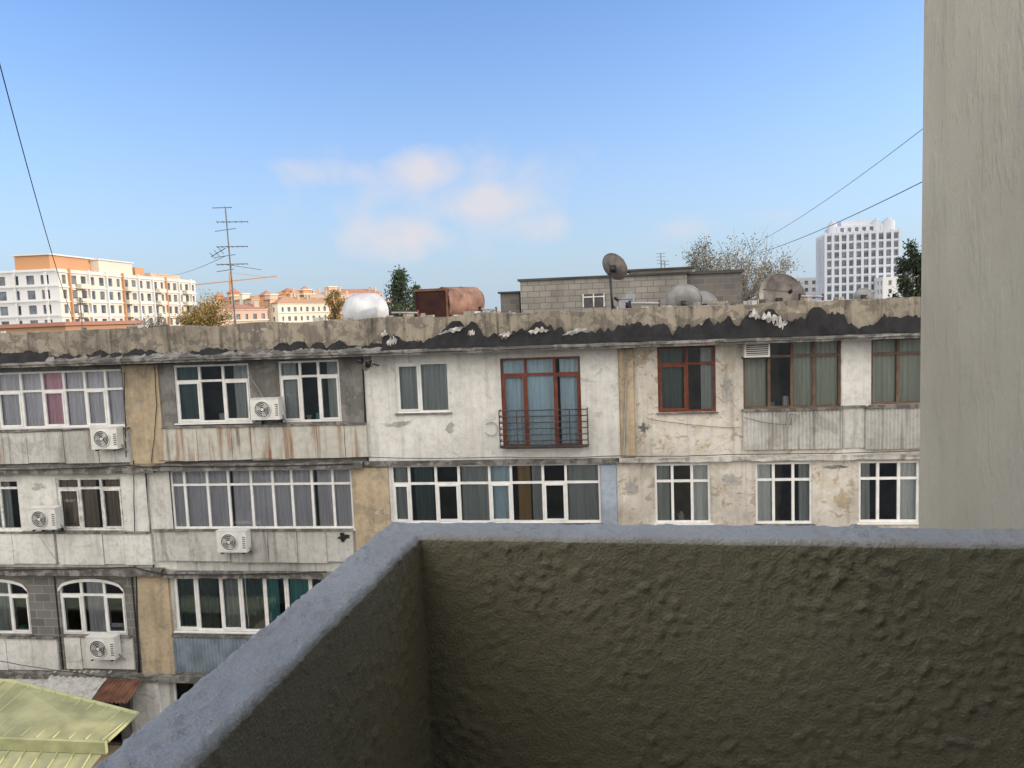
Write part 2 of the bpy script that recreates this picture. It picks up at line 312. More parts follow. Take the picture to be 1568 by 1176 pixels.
rough_slab('roof_eave_drip',XL,XR,D-.66,D-.6,ZE+.03,ZE+.07,'ledge',.014,seed=12)
rough_slab('roof_parapet',XL,XR,D-.34,D+.05,PZ0,PZ1,'dgrey',.025,seed=13,step=.07,top=.07)
rf=MB('roof'); rf.box(XL,XR,D+.05,D+12,ZE,PZ1-.5,'rooffelt'); rf.done(apt)
def ragged(name,xa,xb,Y,zb,h,m,seed,amp,thr=None,step=.04,flop=.1):
    s=MB(name); n=int((xb-xa)/step); rows=4
    def top(x):
        t=h+amp*noise.noise(Vector((x*.9,seed,0)))+amp*1.1*abs(noise.noise(Vector((x*1.9,seed,4))))-amp*.45*abs(noise.noise(Vector((x*4.1,seed,14))))+amp*.22*noise.noise(Vector((x*13,seed,7)))
        return max(.03,min(.68,t))
    def fn(u,v):
        x=xa+(xb-xa)*u; t=top(x); return (x+.05*noise.noise(Vector((x*4,v*3,seed))),Y-flop*(1-v)-.06*abs(noise.noise(Vector((x*3,v*4,seed+2)))),zb+t*v)
    s.grid(fn,n,rows,m); s.done(apt)
xt=onY(592,500,D).x
ragged('bitumen_flashing',xt,XR,D-.39,PZ0+.01,.36,'tar',3,.42,flop=.16)
ragged('bitumen_flashing',XL,onY(90,520,D).x,D-.39,PZ0+.01,.26,'tar',5,.12,flop=.12)
ragged('bitumen_flashing',onY(90,520,D).x,xt,D-.38,PZ0+.01,.13,'tar',6,.22,flop=.15)
ragged('cement_fillet',onY(90,520,D).x,xt,D-.41,PZ0+.005,.10,'ledge',9,.12,flop=.2)
def foil(xc,zo,wd,hh,sd):
    c=onY(xc,500,D-.45).x; s=MB('torn_flashing_foil'); nn=14
    edge=[]
    for i in range(nn+1):
        u=i/nn; e_=math.sin(math.pi*min(1,max(0,u*.94+.03)))
        up=hh*(.2+.8*abs(noise.noise(Vector((u*3.7,sd,1)))*2)+.25*noise.noise(Vector((u*11,sd,3))))*e_
        dn=hh*(.05+.6*abs(noise.noise(Vector((u*4.1,sd,9)))*2))*e_
        edge.append((u,zo-dn,zo+up))
    for i in range(nn):
        for k in range(2):
            (u0,a0,b0),(u1,a1,b1)=edge[i],edge[i+1]; f0,f1=k/2,(k+1)/2
            def q(u,a,b,f):
                x=c+(u-.5)*wd; return (x+.03*noise.noise(Vector((u*5,f*3,sd))),D-.52-.05*noise.noise(Vector((u*4,f*4,sd)))-.03*f,PZ0+a+(b-a)*f+(u-.5)*wd*.25*math.sin(sd))
            s.poly((q(u0,a0,b0,f0),q(u1,a1,b1,f0),q(u1,a1,b1,f1),q(u0,a0,b0,f1)),'tarw')
    s.done(apt)
for xc,zo,wd,hh,sd in ((600,.22,.3,.24,1),(588,.40,.25,.16,21),(690,.44,.7,.24,8),(722,.35,.2,.26,33),(775,.30,.4,.10,15),(825,.36,.55,.18,3),(880,.30,.65,.28,2),(1155,.52,.3,.2,4),(1180,.45,.5,.28,6),(1195,.30,.3,.24,7)): foil(xc,zo,wd,hh,sd)
# balcony panels
def panel(x0,y0,x1,y1,m,t=.09,seams=(),corr=0,name='balcony_panel'):
    a,b,c,d=rect(x0,y0,x1,y1,D-t); s=MB(name)
    cuts=[a]+[onY(q,(y0+y1)/2,D-t).x for q in seams]+[b]
    if corr:
        s.wave(a,b,c,d,D-t,corr,.018,m); s.box(a,b,D-t-.03,D-.002,d-.04,d+.01,'ledge')
    else:
        for i in range(len(cuts)-1):
            j=random.uniform(-.015,.015); s.box(cuts[i]+.008,cuts[i+1]-.008,D-t+j,D-.002,c+random.uniform(0,.05),d-random.uniform(0,.02),m)
    s.box(a,b,D-t-.035,D-t+.06,d-.02,d+.03,'ledge'); s.done(apt)
panel(-220,660,200,712,'lgrey',.1,(-150,-90,-30,42,98,150)); panel(249,652,562,705,'rustp',.12,(302,355,384,440,486,528))
panel(1138,627,1290,688,'lgrey',.07,(),.09); panel(1290,623,1325,687,'lgrey',.06,()); panel(1325,622,1500,687,'lgrey',.07,(),.09)
panel(-200,816,84,864,'white',.1,(-100,-40,20)); panel(88,816,232,865,'white',.12,(158,190)); panel(236,812,541,862,'lgrey',.12,(290,352,410,455,500)); panel(-200,975,88,1026,'white',.08,(-80,10)); panel(100,975,204,1026,'white',.08,(125,))
panel(266,976,545,1032,'bluecorr',.08,(),.11)
for a,b in ((92,192),(-55,45)):
    x0,x1,z0,z1=rect(a,888,b,972); s=MB('window_arch'); n=16; hh=.30
    for i in range(n):
        u0,u1=i/n,(i+1)/n; f=lambda u:z1-hh+hh*math.sqrt(max(0,1-(2*u-1)**2))
        xa,xb=x0+(x1-x0)*u0,x0+(x1-x0)*u1
        s.poly(((xa,D-.004,f(u0)),(xb,D-.004,f(u1)),(xb,D-.004,z1+.02),(xa,D-.004,z1+.02)),'grey')
        s.poly(((xa,D-.03,f(u0)-.05),(xb,D-.03,f(u1)-.05),(xb,D-.03,f(u1)+.04),(xa,D-.03,f(u0)+.04)),'pvc')
        s.poly(((xa,D-.03,f(u0)-.05),(xb,D-.03,f(u1)-.05),(xb,D+.05,f(u1)-.05),(xa,D+.05,f(u0)-.05)),'pvc')
    s.done(apt)
s=MB('rusty_awning'); a,b,c,d=rect(55,1045,200,1066,D-.8); md=a+(b-a)*.62
for xa,xb,mm,lift in ((a,md,'lgrey',.0),(md,b,'rusta',-.04)):
    s.grid(lambda u,v:(xa+(xb-xa)*u,D-1.0+v*1.0,c-.02+lift+v*.38+.02*math.sin(u*60)+.05*noise.noise(Vector((u*5,v*3,1)))),90,4,mm)
s.box(-6+a,a,D-.9,D,c+.1,c+.16,'lgrey'); s.done(apt)
def cable(pts,r=.012,m='cable',name='cable',parent=apt,sub=True):
    cu=bpy.data.curves.new(name,'CURVE'); cu.dimensions='3D'; cu.bevel_depth=r; cu.bevel_resolution=1; sp=cu.splines.new('POLY'); sp.points.add(len(pts)-1)
    for i,p in enumerate(pts): sp.points[i].co=(p[0],p[1],p[2],1)
    cu.materials.append(P[m]); o=bpy.data.objects.new(name,cu); sc.collection.objects.link(o)
    if parent: o.parent=parent
    return o
def fc(pl,r=.01,m='cable',t=.1,sag=.03):
    q=[onY(x,y,D-t) for x,y in pl]; out=[]
    for i in range(len(q)-1):
        for k in range(8):
            u=k/8; p=q[i].lerp(q[i+1],u); p.z-=sag*4*u*(1-u); p+=Vector((.02*noise.noise(p*2.1),0,.02*noise.noise(p*1.7))); out.append(p)
    out.append(q[-1]); cable(out,r,m)
fc([(0,552),(120,553),(245,552),(400,548),(560,543)],.014); fc([(560,541),(760,533),(948,522),(1130,512),(1411,503)],.014,'cable',.3)
fc([(0,720),(200,712),(250,714),(540,710)],.016,t=.27); fc([(245,706),(400,703),(560,700)],.01,t=.3); fc([(0,872),(205,868),(260,880),(500,876)],.018,t=.26)
fc([(560,700),(760,700),(948,698),(1140,695),(1411,690)],.01,t=.18); fc([(205,705),(206,870)],.012,t=.06); fc([(236,560),(240,620),(232,708)],.01,t=.08)
fc([(185,655),(200,690),(203,712)],.01,'cablew',.3,.05); fc([(85,800),(60,820),(88,860)],.008,'cablew',.2); fc([(960,520),(955,700)],.02,'cablew',.1); fc([(556,545),(560,700)],.012,t=.05)
fc([(375,870),(376,905),(381,960)],.006,'cablew',.3); fc([(1140,640),(1210,650),(1212,640)],.006); fc([(380,575),(405,612)],.01,'cablew',.05,-.05); fc([(990,640),(1040,648),(1130,655)],.006,t=.05)
fc([(208,868),(212,1030)],.02,t=.06); fc([(226,720),(231,860)],.02,'cablew',.06)
fc([(0,1012),(120,1030),(200,1040)],.01,t=.3); fc([(140,655),(60,660),(0,662)],.008,t=.14)
fc([(1205,655),(1208,632),(1222,634),(1218,648)],.02,'cablew',.15,0); fc([(0,556),(250,556),(410,550)],.008,t=.4,sag=.08); fc([(190,570),(193,700)],.012,t=.1)
# AC units
def ac(x0,y0,x1,y1,t=.42,name='air_conditioner'):
    a,b,c,d=rect(x0,y0,x1,y1,D-t); s=MB(name); h=d-c; w=b-a; Yf=D-t
    s.box(a,b,Yf,Yf+.28,c,d,'ac'); s.box(a-.01,b+.01,Yf-.012,Yf+.29,d,d+.02,'ac')
    cx=a+w*.42; cz=(c+d)/2; r=h*.40
    s.cyl((cx,Yf-.004,cz),(cx,Yf-.012,cz),r,r,'acd',28)
    for rr in (r,r*.8,r*.6,r*.4):
        n=28
        for i in range(n):
            t0,t1=2*math.pi*i/n,2*math.pi*(i+1)/n
            s.cyl((cx+rr*math.cos(t0),Yf-.02,cz+rr*math.sin(t0)),(cx+rr*math.cos(t1),Yf-.02,cz+rr*math.sin(t1)),.006 if rr<r else .014,.006 if rr<r else .014,'ac',5,False)
    for i in range(3):
        t0=i*2.094+.4; s.poly([(cx,Yf-.015,cz)]+[(cx+r*.85*math.cos(t0+q),Yf-.013-.006*q,cz+r*.85*math.sin(t0+q)) for q in (0,.3,.6,.8)],'cablew')
    s.cyl((cx,Yf-.03,cz),(cx,Yf-.01,cz),r*.18,r*.18,'ac',12)
    for k in range(6): s.box(b-w*.13,b-w*.03,Yf-.008,Yf-.002,c+h*(.2+.1*k),c+h*(.24+.1*k),'acd')
    for xx in (a+.12,b-.12):
        s.box(xx-.02,xx+.02,Yf,D-.002,c-.05,c-.01,'iron'); s.box(xx-.02,xx+.02,D-.06,D-.01,c-.3,c-.05,'iron')
    s.cyl((b+.03,Yf+.15,c+.1),(b+.06,D,c-.25),.02,.02,'cablew',6)
    s.done()
for q in ((139,656,179,688),(384,611,427,643),(43,779,85,811),(332,814,377,846),(133,977,175,1010)): ac(*q)
a,b,c,d=rect(1140,525,1179,547,D-.3); s=MB('air_conditioner'); s.box(a,b,D-.3,D+.05,c,d,'ac'); s.box(a+.04,b-.04,D-.31,D-.302,c+.05,d-.04,'acd')
for k in range(5): s.box(a+.03,b-.03,D-.325,D-.312,c+.07+k*.05,c+.085+k*.05,'ac')
s.box(a-.03,b+.03,D-.34,D,c-.04,c-.003,'iron'); s.done()
a,b,c,d=rect(765,628,900,684,D-.3); s=MB('balcony_railing')
for k in range(7):
    z=c+(d-c)*k/6; s.cyl((a,D-.3,z),(b,D-.3,z),.016,.016,'rail',6); s.cyl((a,D-.3,z),(a,D,z),.014,.014,'rail',6); s.cyl((b,D-.3,z),(b,D,z),.014,.014,'rail',6)
for x in (a,a+(b-a)*.2,a+(b-a)*.8,b): s.cyl((x,D-.3,c),(x,D-.3,d),.016,.016,'rail',6)
s.box(a,b,D-.3,D,c-.03,c,'rail'); s.done()
s=MB('wall_hook'); p=onY(752,657,D-.05); n=16
for i in range(n-3):
    t0,t1=2*math.pi*i/n+3.6,2*math.pi*(i+1)/n+3.6; s.cyl(p+Vector((math.cos(t0)*.18,0,math.sin(t0)*.18)),p+Vector((math.cos(t1)*.18,0,math.sin(t1)*.18)),.012,.012,'cablew',5)
s.done(apt)
# dishes
def dish(p,r,dirv,m,base=None,name='satellite_dish',depth=.22,back=None):
    s=MB(name); d=Vector(dirv).normalized(); a=d.cross(Vector((0,0,1))).normalized(); b=a.cross(d); p=Vector(p)
    s.grid(lambda u,v:p+(a*math.cos(v*6.2832)+b*math.sin(v*6.2832)*1.08)*r*u+d*(depth*r*u*u*1.6),8,32,m)
    rim=p+d*(depth*r*1.6)
    for i in range(32):
        t0,t1=6.2832*i/32,6.2832*(i+1)/32
        s.cyl(rim+(a*math.cos(t0)+b*math.sin(t0)*1.08)*r,rim+(a*math.cos(t1)+b*math.sin(t1)*1.08)*r,.012,.012,m,5,False)
    f=p+d*r*1.25-b*r*.1
    for q in (-b*r*1.0,a*r*.8+b*r*.4,-a*r*.8+b*r*.4): s.cyl(rim+q,f,.012,.012,'alu',5)
    s.cyl(f-d*.02,f+d*.12,.05,.035,'iron',8); s.box(-.08,.08,-.12,-.02,-.1,.1,'iron',Matrix.Translation(p))
    if base:
        bb=Vector(base); s.cyl(p-d*.1,(p.x-d.x*.15,p.y-d.y*.15,p.z-.15),.04,.04,'iron',8); s.cyl((p.x-d.x*.15,p.y-d.y*.15,p.z-.1),(bb.x,bb.y,bb.z),.035,.04,'iron',8)
        for q in ((.35,.1),(-.35,.15),(0,-.3)): s.cyl((bb.x,bb.y,bb.z+.6),(bb.x+q[0],bb.y+q[1],bb.z),.02,.02,'iron',6)
    return s.done(None,True)
ROOFZ=PZ1-.5
def roofp(x,y,Y): p=onY(x,y,Y); return p,(p.x,p.y,ROOFZ)
p,b_=roofp(938,412,D+1.6); dish(p,.38,(.45,.65,.45),'dish',b_)
p,b_=roofp(962,468,D+3); dish(p,.34,(-.7,-.5,.5),'dishl',b_)
p,b_=roofp(1047,466,D+2); dish(p,.50,(.1,.75,.5),'dishl',b_)
p,b_=roofp(1078,470,D+4); dish(p,.42,(.5,.6,.4),'dishl',b_)
p,b_=roofp(1192,462,D+1.2); dish(p,.62,(.15,-.85,.35),'dish',b_,depth=.3)
p,b_=roofp(1322,457,D+3); dish(p,.25,(.3,.8,.4),'dishl',b_)
p=onY(566,556,D-.45); dish(p,.2,(-.5,-.7,.25),'dish'); s=MB('dish_bracket'); s.cyl(p,(p.x+.1,D,p.z-.1),.02,.02,'iron',6); s.done(apt)
# roof hut
hut=MB('cinder_block_rooftop_hut'); Yh=D+6
def hb(x0,yt,x1,m,Y,dp,cap=.1):
    a=onY(x0,yt,Y).x;b=onY(x1,yt,Y).x;z=onY((x0+x1)/2,yt,Y).z
    hut.box(a,b,Y,Y+dp,ROOFZ,z,m)
    if cap: hut.box(a-.08,b+.08,Y-.08,Y+dp+.05,z+.002,z+cap,'rooffelt')
    return a,b,z
hb(796,425,1052,'block',Yh,3.5,.07); hb(1052,419,1135,'blockd',Yh+.3,3.0); hb(766,449,795,'blockd',Yh+.5,1.5,.06); hb(965,413,1060,'blockd',Yh+1.6,1.6,.06)
a,b,c,d=rect(893,450,925,470,Yh-.02); hut.box(a,b,Yh-.03,Yh+.01,c,d,'acd')
for q in range(3): hut.box(a+(b-a)*q/2-.02,a+(b-a)*q/2+.02,Yh-.06,Yh-.031,c,d,'oldframe')
hut.box(a,b,Yh-.065,Yh-.061,(c+d)/2+.1,(c+d)/2+.14,'oldframe')
hut.done()
s=MB('rooftop_rubble')
for k in range(46):
    x=random.choice([random.uniform(560,790),random.uniform(960,1400),random.uniform(0,560)]); q=onY(x,480,D+.4); h=random.uniform(.04,.13); w_=random.uniform(.05,.2)
    T=Matrix.Translation((q.x,D-.1+random.uniform(-.1,.1),PZ1-.03))@Matrix.Rotation(random.uniform(0,3),4,'Z'); s.box(-w_,w_,-.06,.06,0,h,random.choice(['ledge','dgrey','lgrey','block']),T)
for x0,x1 in ((598,640),(735,760),(965,1010),(1225,1260)):
    p,_=roofp(x0,480,D+1); q,_=roofp(x1,480,D+1.2); s.cyl((p.x,p.y,ROOFZ),(p.x,p.y,PZ1+.22),.04,.04,'iron',8); s.cyl((p.x,p.y,PZ1+.15),(q.x,q.y,PZ1+.12),.03,.03,'cablew',8); s.cyl((q.x,q.y,ROOFZ),(q.x,q.y,PZ1+.2),.03,.03,'rusta',8)
s.done()
s=MB('rooftop_aerial')
for x,yt in ((1012,388),(1018,400)):
    p,b_=roofp(x,yt,Yh+2); s.cyl(b_,p,.02,.02,'alu',6)
    for k in range(4): s.cyl((p.x-.15,p.y,p.z-k*.12),(p.x+.15,p.y,p.z-k*.12),.008,.008,'alu',5)
s.done()
def lathe(s,p0,p1,prof,m,n=28):
    p0=Vector(p0);p1=Vector(p1);d=p1-p0;Ln=d.length;d.normalize();a=d.orthogonal().normalized();b=d.cross(a)
    def fn(u,v):
        k=round(u*(len(prof)-1)); t,r=prof[k]
        return p0+d*(t*Ln)+(a*math.cos(v*6.2832)+b*math.sin(v*6.2832))*r
    s.grid(fn,len(prof)-1,n,m)
dome=[(0,0.001),(.01,.22),(.04,.45),(.09,.66),(.17,.85),(.27,.96),(.38,1),(.5,1),(.62,1),(.73,.96),(.83,.85),(.91,.66),(.96,.45),(.99,.22),(1,.001)]
s=MB('white_water_tank'); A=onY(525,480,D+2.6); B=onY(594,480,D+3.4); r=.60; z=A.z
lathe(s,(A.x,D+2.6,z),(B.x,D+3.4,z),[(t,q*r) for t,q in dome],'tankw',36)
s.done(None,True)
s=MB('water_tank_cradle')
for t in (.3,.7):
    x=A.x+(B.x-A.x)*t; s.box(x-.06,x+.06,D+2.5,D+3.5,ROOFZ,z-r*.8,'iron')
s.done()
s=MB('rusty_water_tank'); Y=D+2.2; A=onY(676,455,Y);B=onY(729,455,Y); r=(onY(690,439,Y).z-onY(690,488,Y).z)/2; z=(onY(690,439,Y).z+onY(690,488,Y).z)/2
lathe(s,(A.x,Y,z),(B.x,Y+.9,z),[(t,q*r) for t,q in ((0,0.001),(0,.99),(.02,1.02),(.05,1),(.45,1),(.47,1.025),(.5,1),(.78,1),(.84,.97),(.92,.8),(.97,.5),(1,.001))],'rustl',36)
a,b,c,d=rect(637,443,685,492,Y-.5); s.box(a,b,Y-.5,Y+.6,max(c,ROOFZ),d,'rust'); s.box(a-.02,b+.02,Y-.53,Y-.505,d-.05,d+.02,'rusta'); s.box(a-.02,a+.03,Y-.53,Y-.505,max(c,ROOFZ),d-.05,'rust'); s.box(b-.03,b+.02,Y-.53,Y-.505,max(c,ROOFZ),d-.05,'rusta')
s.box(A.x,B.x,Y-.3,Y+1,ROOFZ,z-r*.8,'iron'); s.done()
s=MB('rooftop_tv_antenna'); p,b_=roofp(345,316,D+1); b_=(p.x+.06,p.y,ROOFZ); s.cyl(b_,p,.03,.018,'alu',8)
def el(px,py,w,tilt=0,ang=0.0,r=.010):
    q=onY(px,py,D+1); dx=w*math.cos(ang)/2; dy=w*math.sin(ang)/2; s.cyl((q.x-dx,q.y-dy,q.z-tilt),(q.x+dx,q.y+dy,q.z+tilt),r,r,'alu',5)
el(340,318,.55,0,.2,.012)
for y0,n,w in ((340,6,.5),(352,1,.6),(378,7,.55),(392,1,.6),(405,7,.7),(414,1,.5)):
    q=onY(345,y0,D+1)
    if n>1:
        s.cyl((q.x-.2,q.y-.1,q.z),(q.x+.55,q.y+.25,q.z+.01),.012,.012,'alu',5)
        for k in range(n):
            t=-.2+.75*k/(n-1); c0=Vector((q.x+t,q.y+t*.45,q.z+.0)); wv=Vector((-.4,.9,0))*(w*(1-.05*k)/2); s.cyl(c0-wv,c0+wv,.008,.008,'alu',5)
    else: el(345,y0,w,.03,.1)
q=onY(345,380,D+1); s.cyl((q.x,q.y,q.z),(q.x-.45,q.y,q.z-.22),.012,.012,'alu',5)
for t in (.3,.6,.9): s.cyl((q.x-.45*t,q.y-.15,q.z-.22*t+.08),(q.x-.45*t,q.y+.15,q.z-.22*t-.08),.008,.008,'alu',5)
q=onY(345,405,D+1); s.cyl(q,onY(400,413,D+1),.008,.008,'alu',5); s.done()
s=MB('rooftop_antenna'); p,b_=roofp(122,455,D+1); s.cyl(b_,p,.02,.015,'alu',6)
for k in range(3): s.cyl((p.x-.2,p.y,p.z-.1*k),(p.x+.2,p.y,p.z-.1*k-.04),.008,.008,'alu',5)
s.cyl(p,onY(136,480,D+1),.01,.01,'alu',5); s.done()
def wire(name,A,B,sag,r,m='cable'):
    pts=[]
    for k in range(31):
        u=k/30; p=A.lerp(B,u); p.z-=sag*4*u*(1-u); pts.append(p)
    cable(pts,r,m,name,None)
wire('overhead_wire',onY(-60,-130,8),onY(112,490,D+1.2),.35,.008)
wire('overhead_wire',onY(1425,188,14),onY(1150,376,D+10),.15,.007,'cablew'); wire('overhead_wire',onY(1425,272,14),onY(1150,391,D+10),.12,.008)
wire('overhead_wire',onY(345,392,D+1),onY(240,420,60),.3,.01,'cablew')
# shed
P['yroof']=simple('painted_metal_roof_yellow',(.46,.46,.25),.6,0,.3,1.2,.2,6)
P['yfasc']=simple('painted_fascia_yellow',(.52,.54,.29),.6,0,.2,2)
s=MB('metal_roof_shed'); A=onY(-20,1030,17.0); B=onY(207,1096,16.4); C=onY(165,1138,15.2); Dd=onY(-20,1128,15.2)
A=Vector((A.x-6,A.y,A.z)); zC=Dd.z
A2=Vector((A.x,17.2,onY(20,1040,17.2).z)); Dl=Vector((A.x,15.2,zC)); Cl=Vector((C.x,15.2,zC)); Bl=Vector((B.x,16.5,B.z))
A3=Vector((onY(20,1043,17.2).x,17.2,onY(20,1043,17.2).z))
s.poly((Dl,Cl,Bl,A3,A2),'yroof')
for k in range(26):
    x=Cl.x-.15-k*.42; p0=Vector((x,15.2,zC+.02))
    if x>A3.x:
        u=(x-A3.x)/(Bl.x-A3.x); y1=17.2+(16.5-17.2)*min(1,u); z1=A3.z+(Bl.z-A3.z)*min(1,u)
    else: y1=17.2; z1=A3.z
    s.cyl(p0,(x,y1,z1+.02),.022,.022,'yfasc',6)
s.cyl(A3,Bl,.05,.05,'yfasc',8); s.cyl(A2,A3,.05,.05,'yfasc',8); s.cyl(Bl,Cl,.04,.04,'yfasc',8)
s.box(A.x,C.x,15.1,15.19,zC-.26,zC+.02,'yfasc')
s.poly(((A.x,14.2,zC-.75),(C.x-.35,14.2,zC-.75),(C.x-.1,15.1,zC-.27),(A.x,15.1,zC-.27)),'yroof')
for k in range(20):
    x=C.x-.4-k*.42; s.cyl((x,14.2,zC-.73),(x+.03,15.1,zC-.25),.02,.02,'yfasc',6)
s.box(A.x,C.x-.5,14.4,16.3,0,zC-.8,'beige'); s.done()
# ground
gm=simple('ground_asphalt',(.06,.058,.055),.95,0,.4,.15); g=MB('ground'); g.poly(((-3000,-3000,0),(3000,-3000,0),(3000,3000,0),(-3000,3000,0)),gm); g.done()
cy=MB('courtyard_pavement'); cy.box(-40,40,3,D-1,.004,.12,simple('concrete_paving',(.25,.245,.23),.9,0,.3,.5)); cy.done()
# ------------------------------------------------------------ city
def CM(n,c): return simple(n,c,.8,0,.08,.05)
m_cream=CM('city_cream',(.68,.63,.52)); m_wh=CM('city_white',(.68,.69,.70)); m_or=CM('city_orange',(.54,.29,.15)); m_pe=CM('city_peach',(.60,.42,.32)); m_rr=CM('city_red_roof',(.40,.19,.13)); m_tan=CM('city_tan',(.50,.40,.30)); m_gr=CM('city_grey',(.42,.44,.46)); m_bl=CM('city_tower_blue_white',(.56,.60,.67)); m_bls=CM('city_tower_spandrel',(.42,.46,.52)); m_br=CM('city_brick_orange',(.42,.25,.15))
def cbuild(name,xc,yt,Y,wl,wr,ang,mw,zt=None,fl=3.0,bay=3.2,ww=1.5,wh=1.6,roofm=None,extra=None,mw2=None,zmin=None,parap=.6):
    C=onY(xc,yt,Y); top=zt or C.z; e=empty(name)
    s=MB('walls'); dr=Vector((math.cos(ang),math.sin(ang),0)); dl=Vector((-dr.y,dr.x,0))
    def holes(w):
        H=[]; nb=max(1,int(w/bay)); b0=(w-nb*bay)/2; nf=int(min(top-3,36)/fl)
        for i in range(nb):
            for j in range(nf):
                cu=b0+bay*(i+.5); cz=top-parap-1.5-j*fl
                if cz>1.5:
                    q=ww*(1.0 if (i%3) else .7); H.append((cu-q/2,cu+q/2,cz-wh/2,cz+wh/2))
        return H
    gridwall(s,C,dr,0,wr,0,top,holes(wr),.25,mw,None,P['fglass'])
    O=C+dl*wl; gridwall(s,O,-dl,0,wl,0,top,holes(wl),.25,mw2 or mw,None,P['fglass'])
    a=C+dr*wr; b=a+dl*wl; c=C+dl*wl
    for p,q in ((a,b),(b,c)): s.poly(((p.x,p.y,0),(q.x,q.y,0),(q.x,q.y,top),(p.x,p.y,top)),mw)
    s.poly([(p.x,p.y,top-.4) for p in (C,a,b,c)],roofm or mw)
    T=Matrix.Translation((C.x,C.y,0))@Matrix(((dr.x,dl.x,0),(dr.y,dl.y,0),(0,0,1))).to_4x4()
    if extra: extra(s,T,top,wl,wr,holes)
    s.done(e); return e
def ex1(s,T,top,wl,wr,h):
    s.box(2,16,3,10.5,top-.3,top+3.0,m_or,T); s.box(1.6,16.4,2.6,11,top+3.01,top+3.3,m_wh,T); s.box(wr*.27,wr*.50,1,14,top-.3,top+2.8,m_cream,T); s.box(wr*.27-.3,wr*.50+.3,.7,14.3,top+2.81,top+3.1,m_wh,T)
    s.box(wr*.55,wr*.62,2,9,top-.3,top+2.2,m_or,T); s.box(wr*.7,wr*.96,3,12,top-.3,top+1.4,m_tan,T)
    for k in range(9):
        u=wr*(k+.5)/9; s.box(u-.2,u+.2,-.5,-.01,0,top+.2,m_wh if k%3 else m_or,T)
    for j in range(8): s.box(-.3,wr+.1,-.25,-.012,top-.75-3*j,top-.5-3*j,m_wh,T)
    for j in range(7):
        for u in (.12,.42,.66,.9): s.box(wr*u-1.6,wr*u+1.6,-1.3,-.26,top-3.9-3*j,top-2.9-3*j,m_cream if j!=3 else m_or,T)
    for k in range(6): s.box(-.35,-.01,wl*(k+.4)/6-.25,wl*(k+.4)/6+.25,0,top,m_wh,T)
    for j in range(6): s.box(-.5,-.36,.2,wl,top-.5-3*j,top-.25-3*j,m_wh,T)
cbuild('white_residential_building',88,411,140,40,56,math.radians(93),m_cream,bay=3.1,ww=1.7,wh=1.8,extra=ex1,mw2=m_wh)
def ex2(s,T,top,wl,wr,h): s.box(-.3,wr,-.3,wl,top+.01,top+.4,m_rr,T)
cbuild('brick_terraced_building',100,499,70,30,10,math.radians(80),m_br,extra=ex2,fl=3)
cols=[m_pe,m_tan,m_cream,m_or,m_pe,m_tan]
def exr(k):
    rr=random.Random(k*13+1)
    def f(s,T,top,wl,wr,h):
        hh=rr.uniform(1.2,2.4); rmm=(m_rr,m_or,m_br,m_tan)[k%4]
        r=[T@Vector(p) for p in ((-.5,-.5,top),(wr+.5,-.5,top),(wr+.5,wl+.5,top),(-.5,wl+.5,top))]; t=[T@Vector(p) for p in ((wr*.2,wl*.2,top+hh),(wr*.8,wl*.2,top+hh),(wr*.8,wl*.8,top+hh),(wr*.2,wl*.8,top+hh))]
        for i in range(4): s.poly((r[i],r[(i+1)%4],t[(i+1)%4],t[i]),rmm)
        s.poly(t,rmm)
        for q in range(rr.randint(1,3)):
            u=wl*rr.uniform(.05,.75); tw=rr.uniform(2,4); th=rr.uniform(1,3); s.box(-.6,tw,u,u+tw,top-6,top+th,cols[(k+q)%6],T)
            if rr.random()<.45:
                a=T@Vector((tw/2,u+tw/2,top+th+1.8)); b=[T@Vector(p) for p in ((-1,u-.4,top+th),(tw+.4,u-.4,top+th),(tw+.4,u+tw+.4,top+th),(-1,u+tw+.4,top+th))]
                for i in range(4): s.poly((b[i],b[(i+1)%4],a),m_rr)
            else: s.box(-.8,tw+.3,u-.3,u+tw+.3,top+th+.01,top+th+.4,m_cream,T)
        for q in range(4):
            u=wr*rr.random(); s.box(u,u+.8,1,1.8,top,top+hh+.8,m_tan,T)
        for j in range(5): s.box(-.2,wr+.2,-.3,-.01,top-3*j-.3,top-3*j,m_cream,T)
    return f
for k,(xc,yt,Y,wl,wr,an) in enumerate(((330,474,190,16,16,60),(385,458,250,20,20,55),(425,464,230,12,22,65),(470,456,270,16,18,50),(520,449,300,18,22,55),(565,466,260,14,14,60),(735,482,330,20,20,45),(600,470,340,26,20,50),(350,462,300,20,16,55),(450,450,340,18,16,60))):
    cbuild('red_roofed_apartment_house',xc,yt,Y,wl,wr,math.radians(an),cols[k%6],extra=exr(k),bay=2.6,ww=1.2,wh=1.5)
s=MB('tower_crane'); A=onY(290,437,260);B=onY(424,423,260); mz=onY(352,430,260)
s.cyl(A,B,.25,.25,m_or,4); s.cyl((mz.x,260,0),mz,.5,.5,m_or,4); s.cyl(mz,mz+Vector((0,0,3)),.4,.2,m_or,4); s.cyl(mz+Vector((0,0,3)),A.lerp(B,.9),.1,.1,m_or,4); s.done()
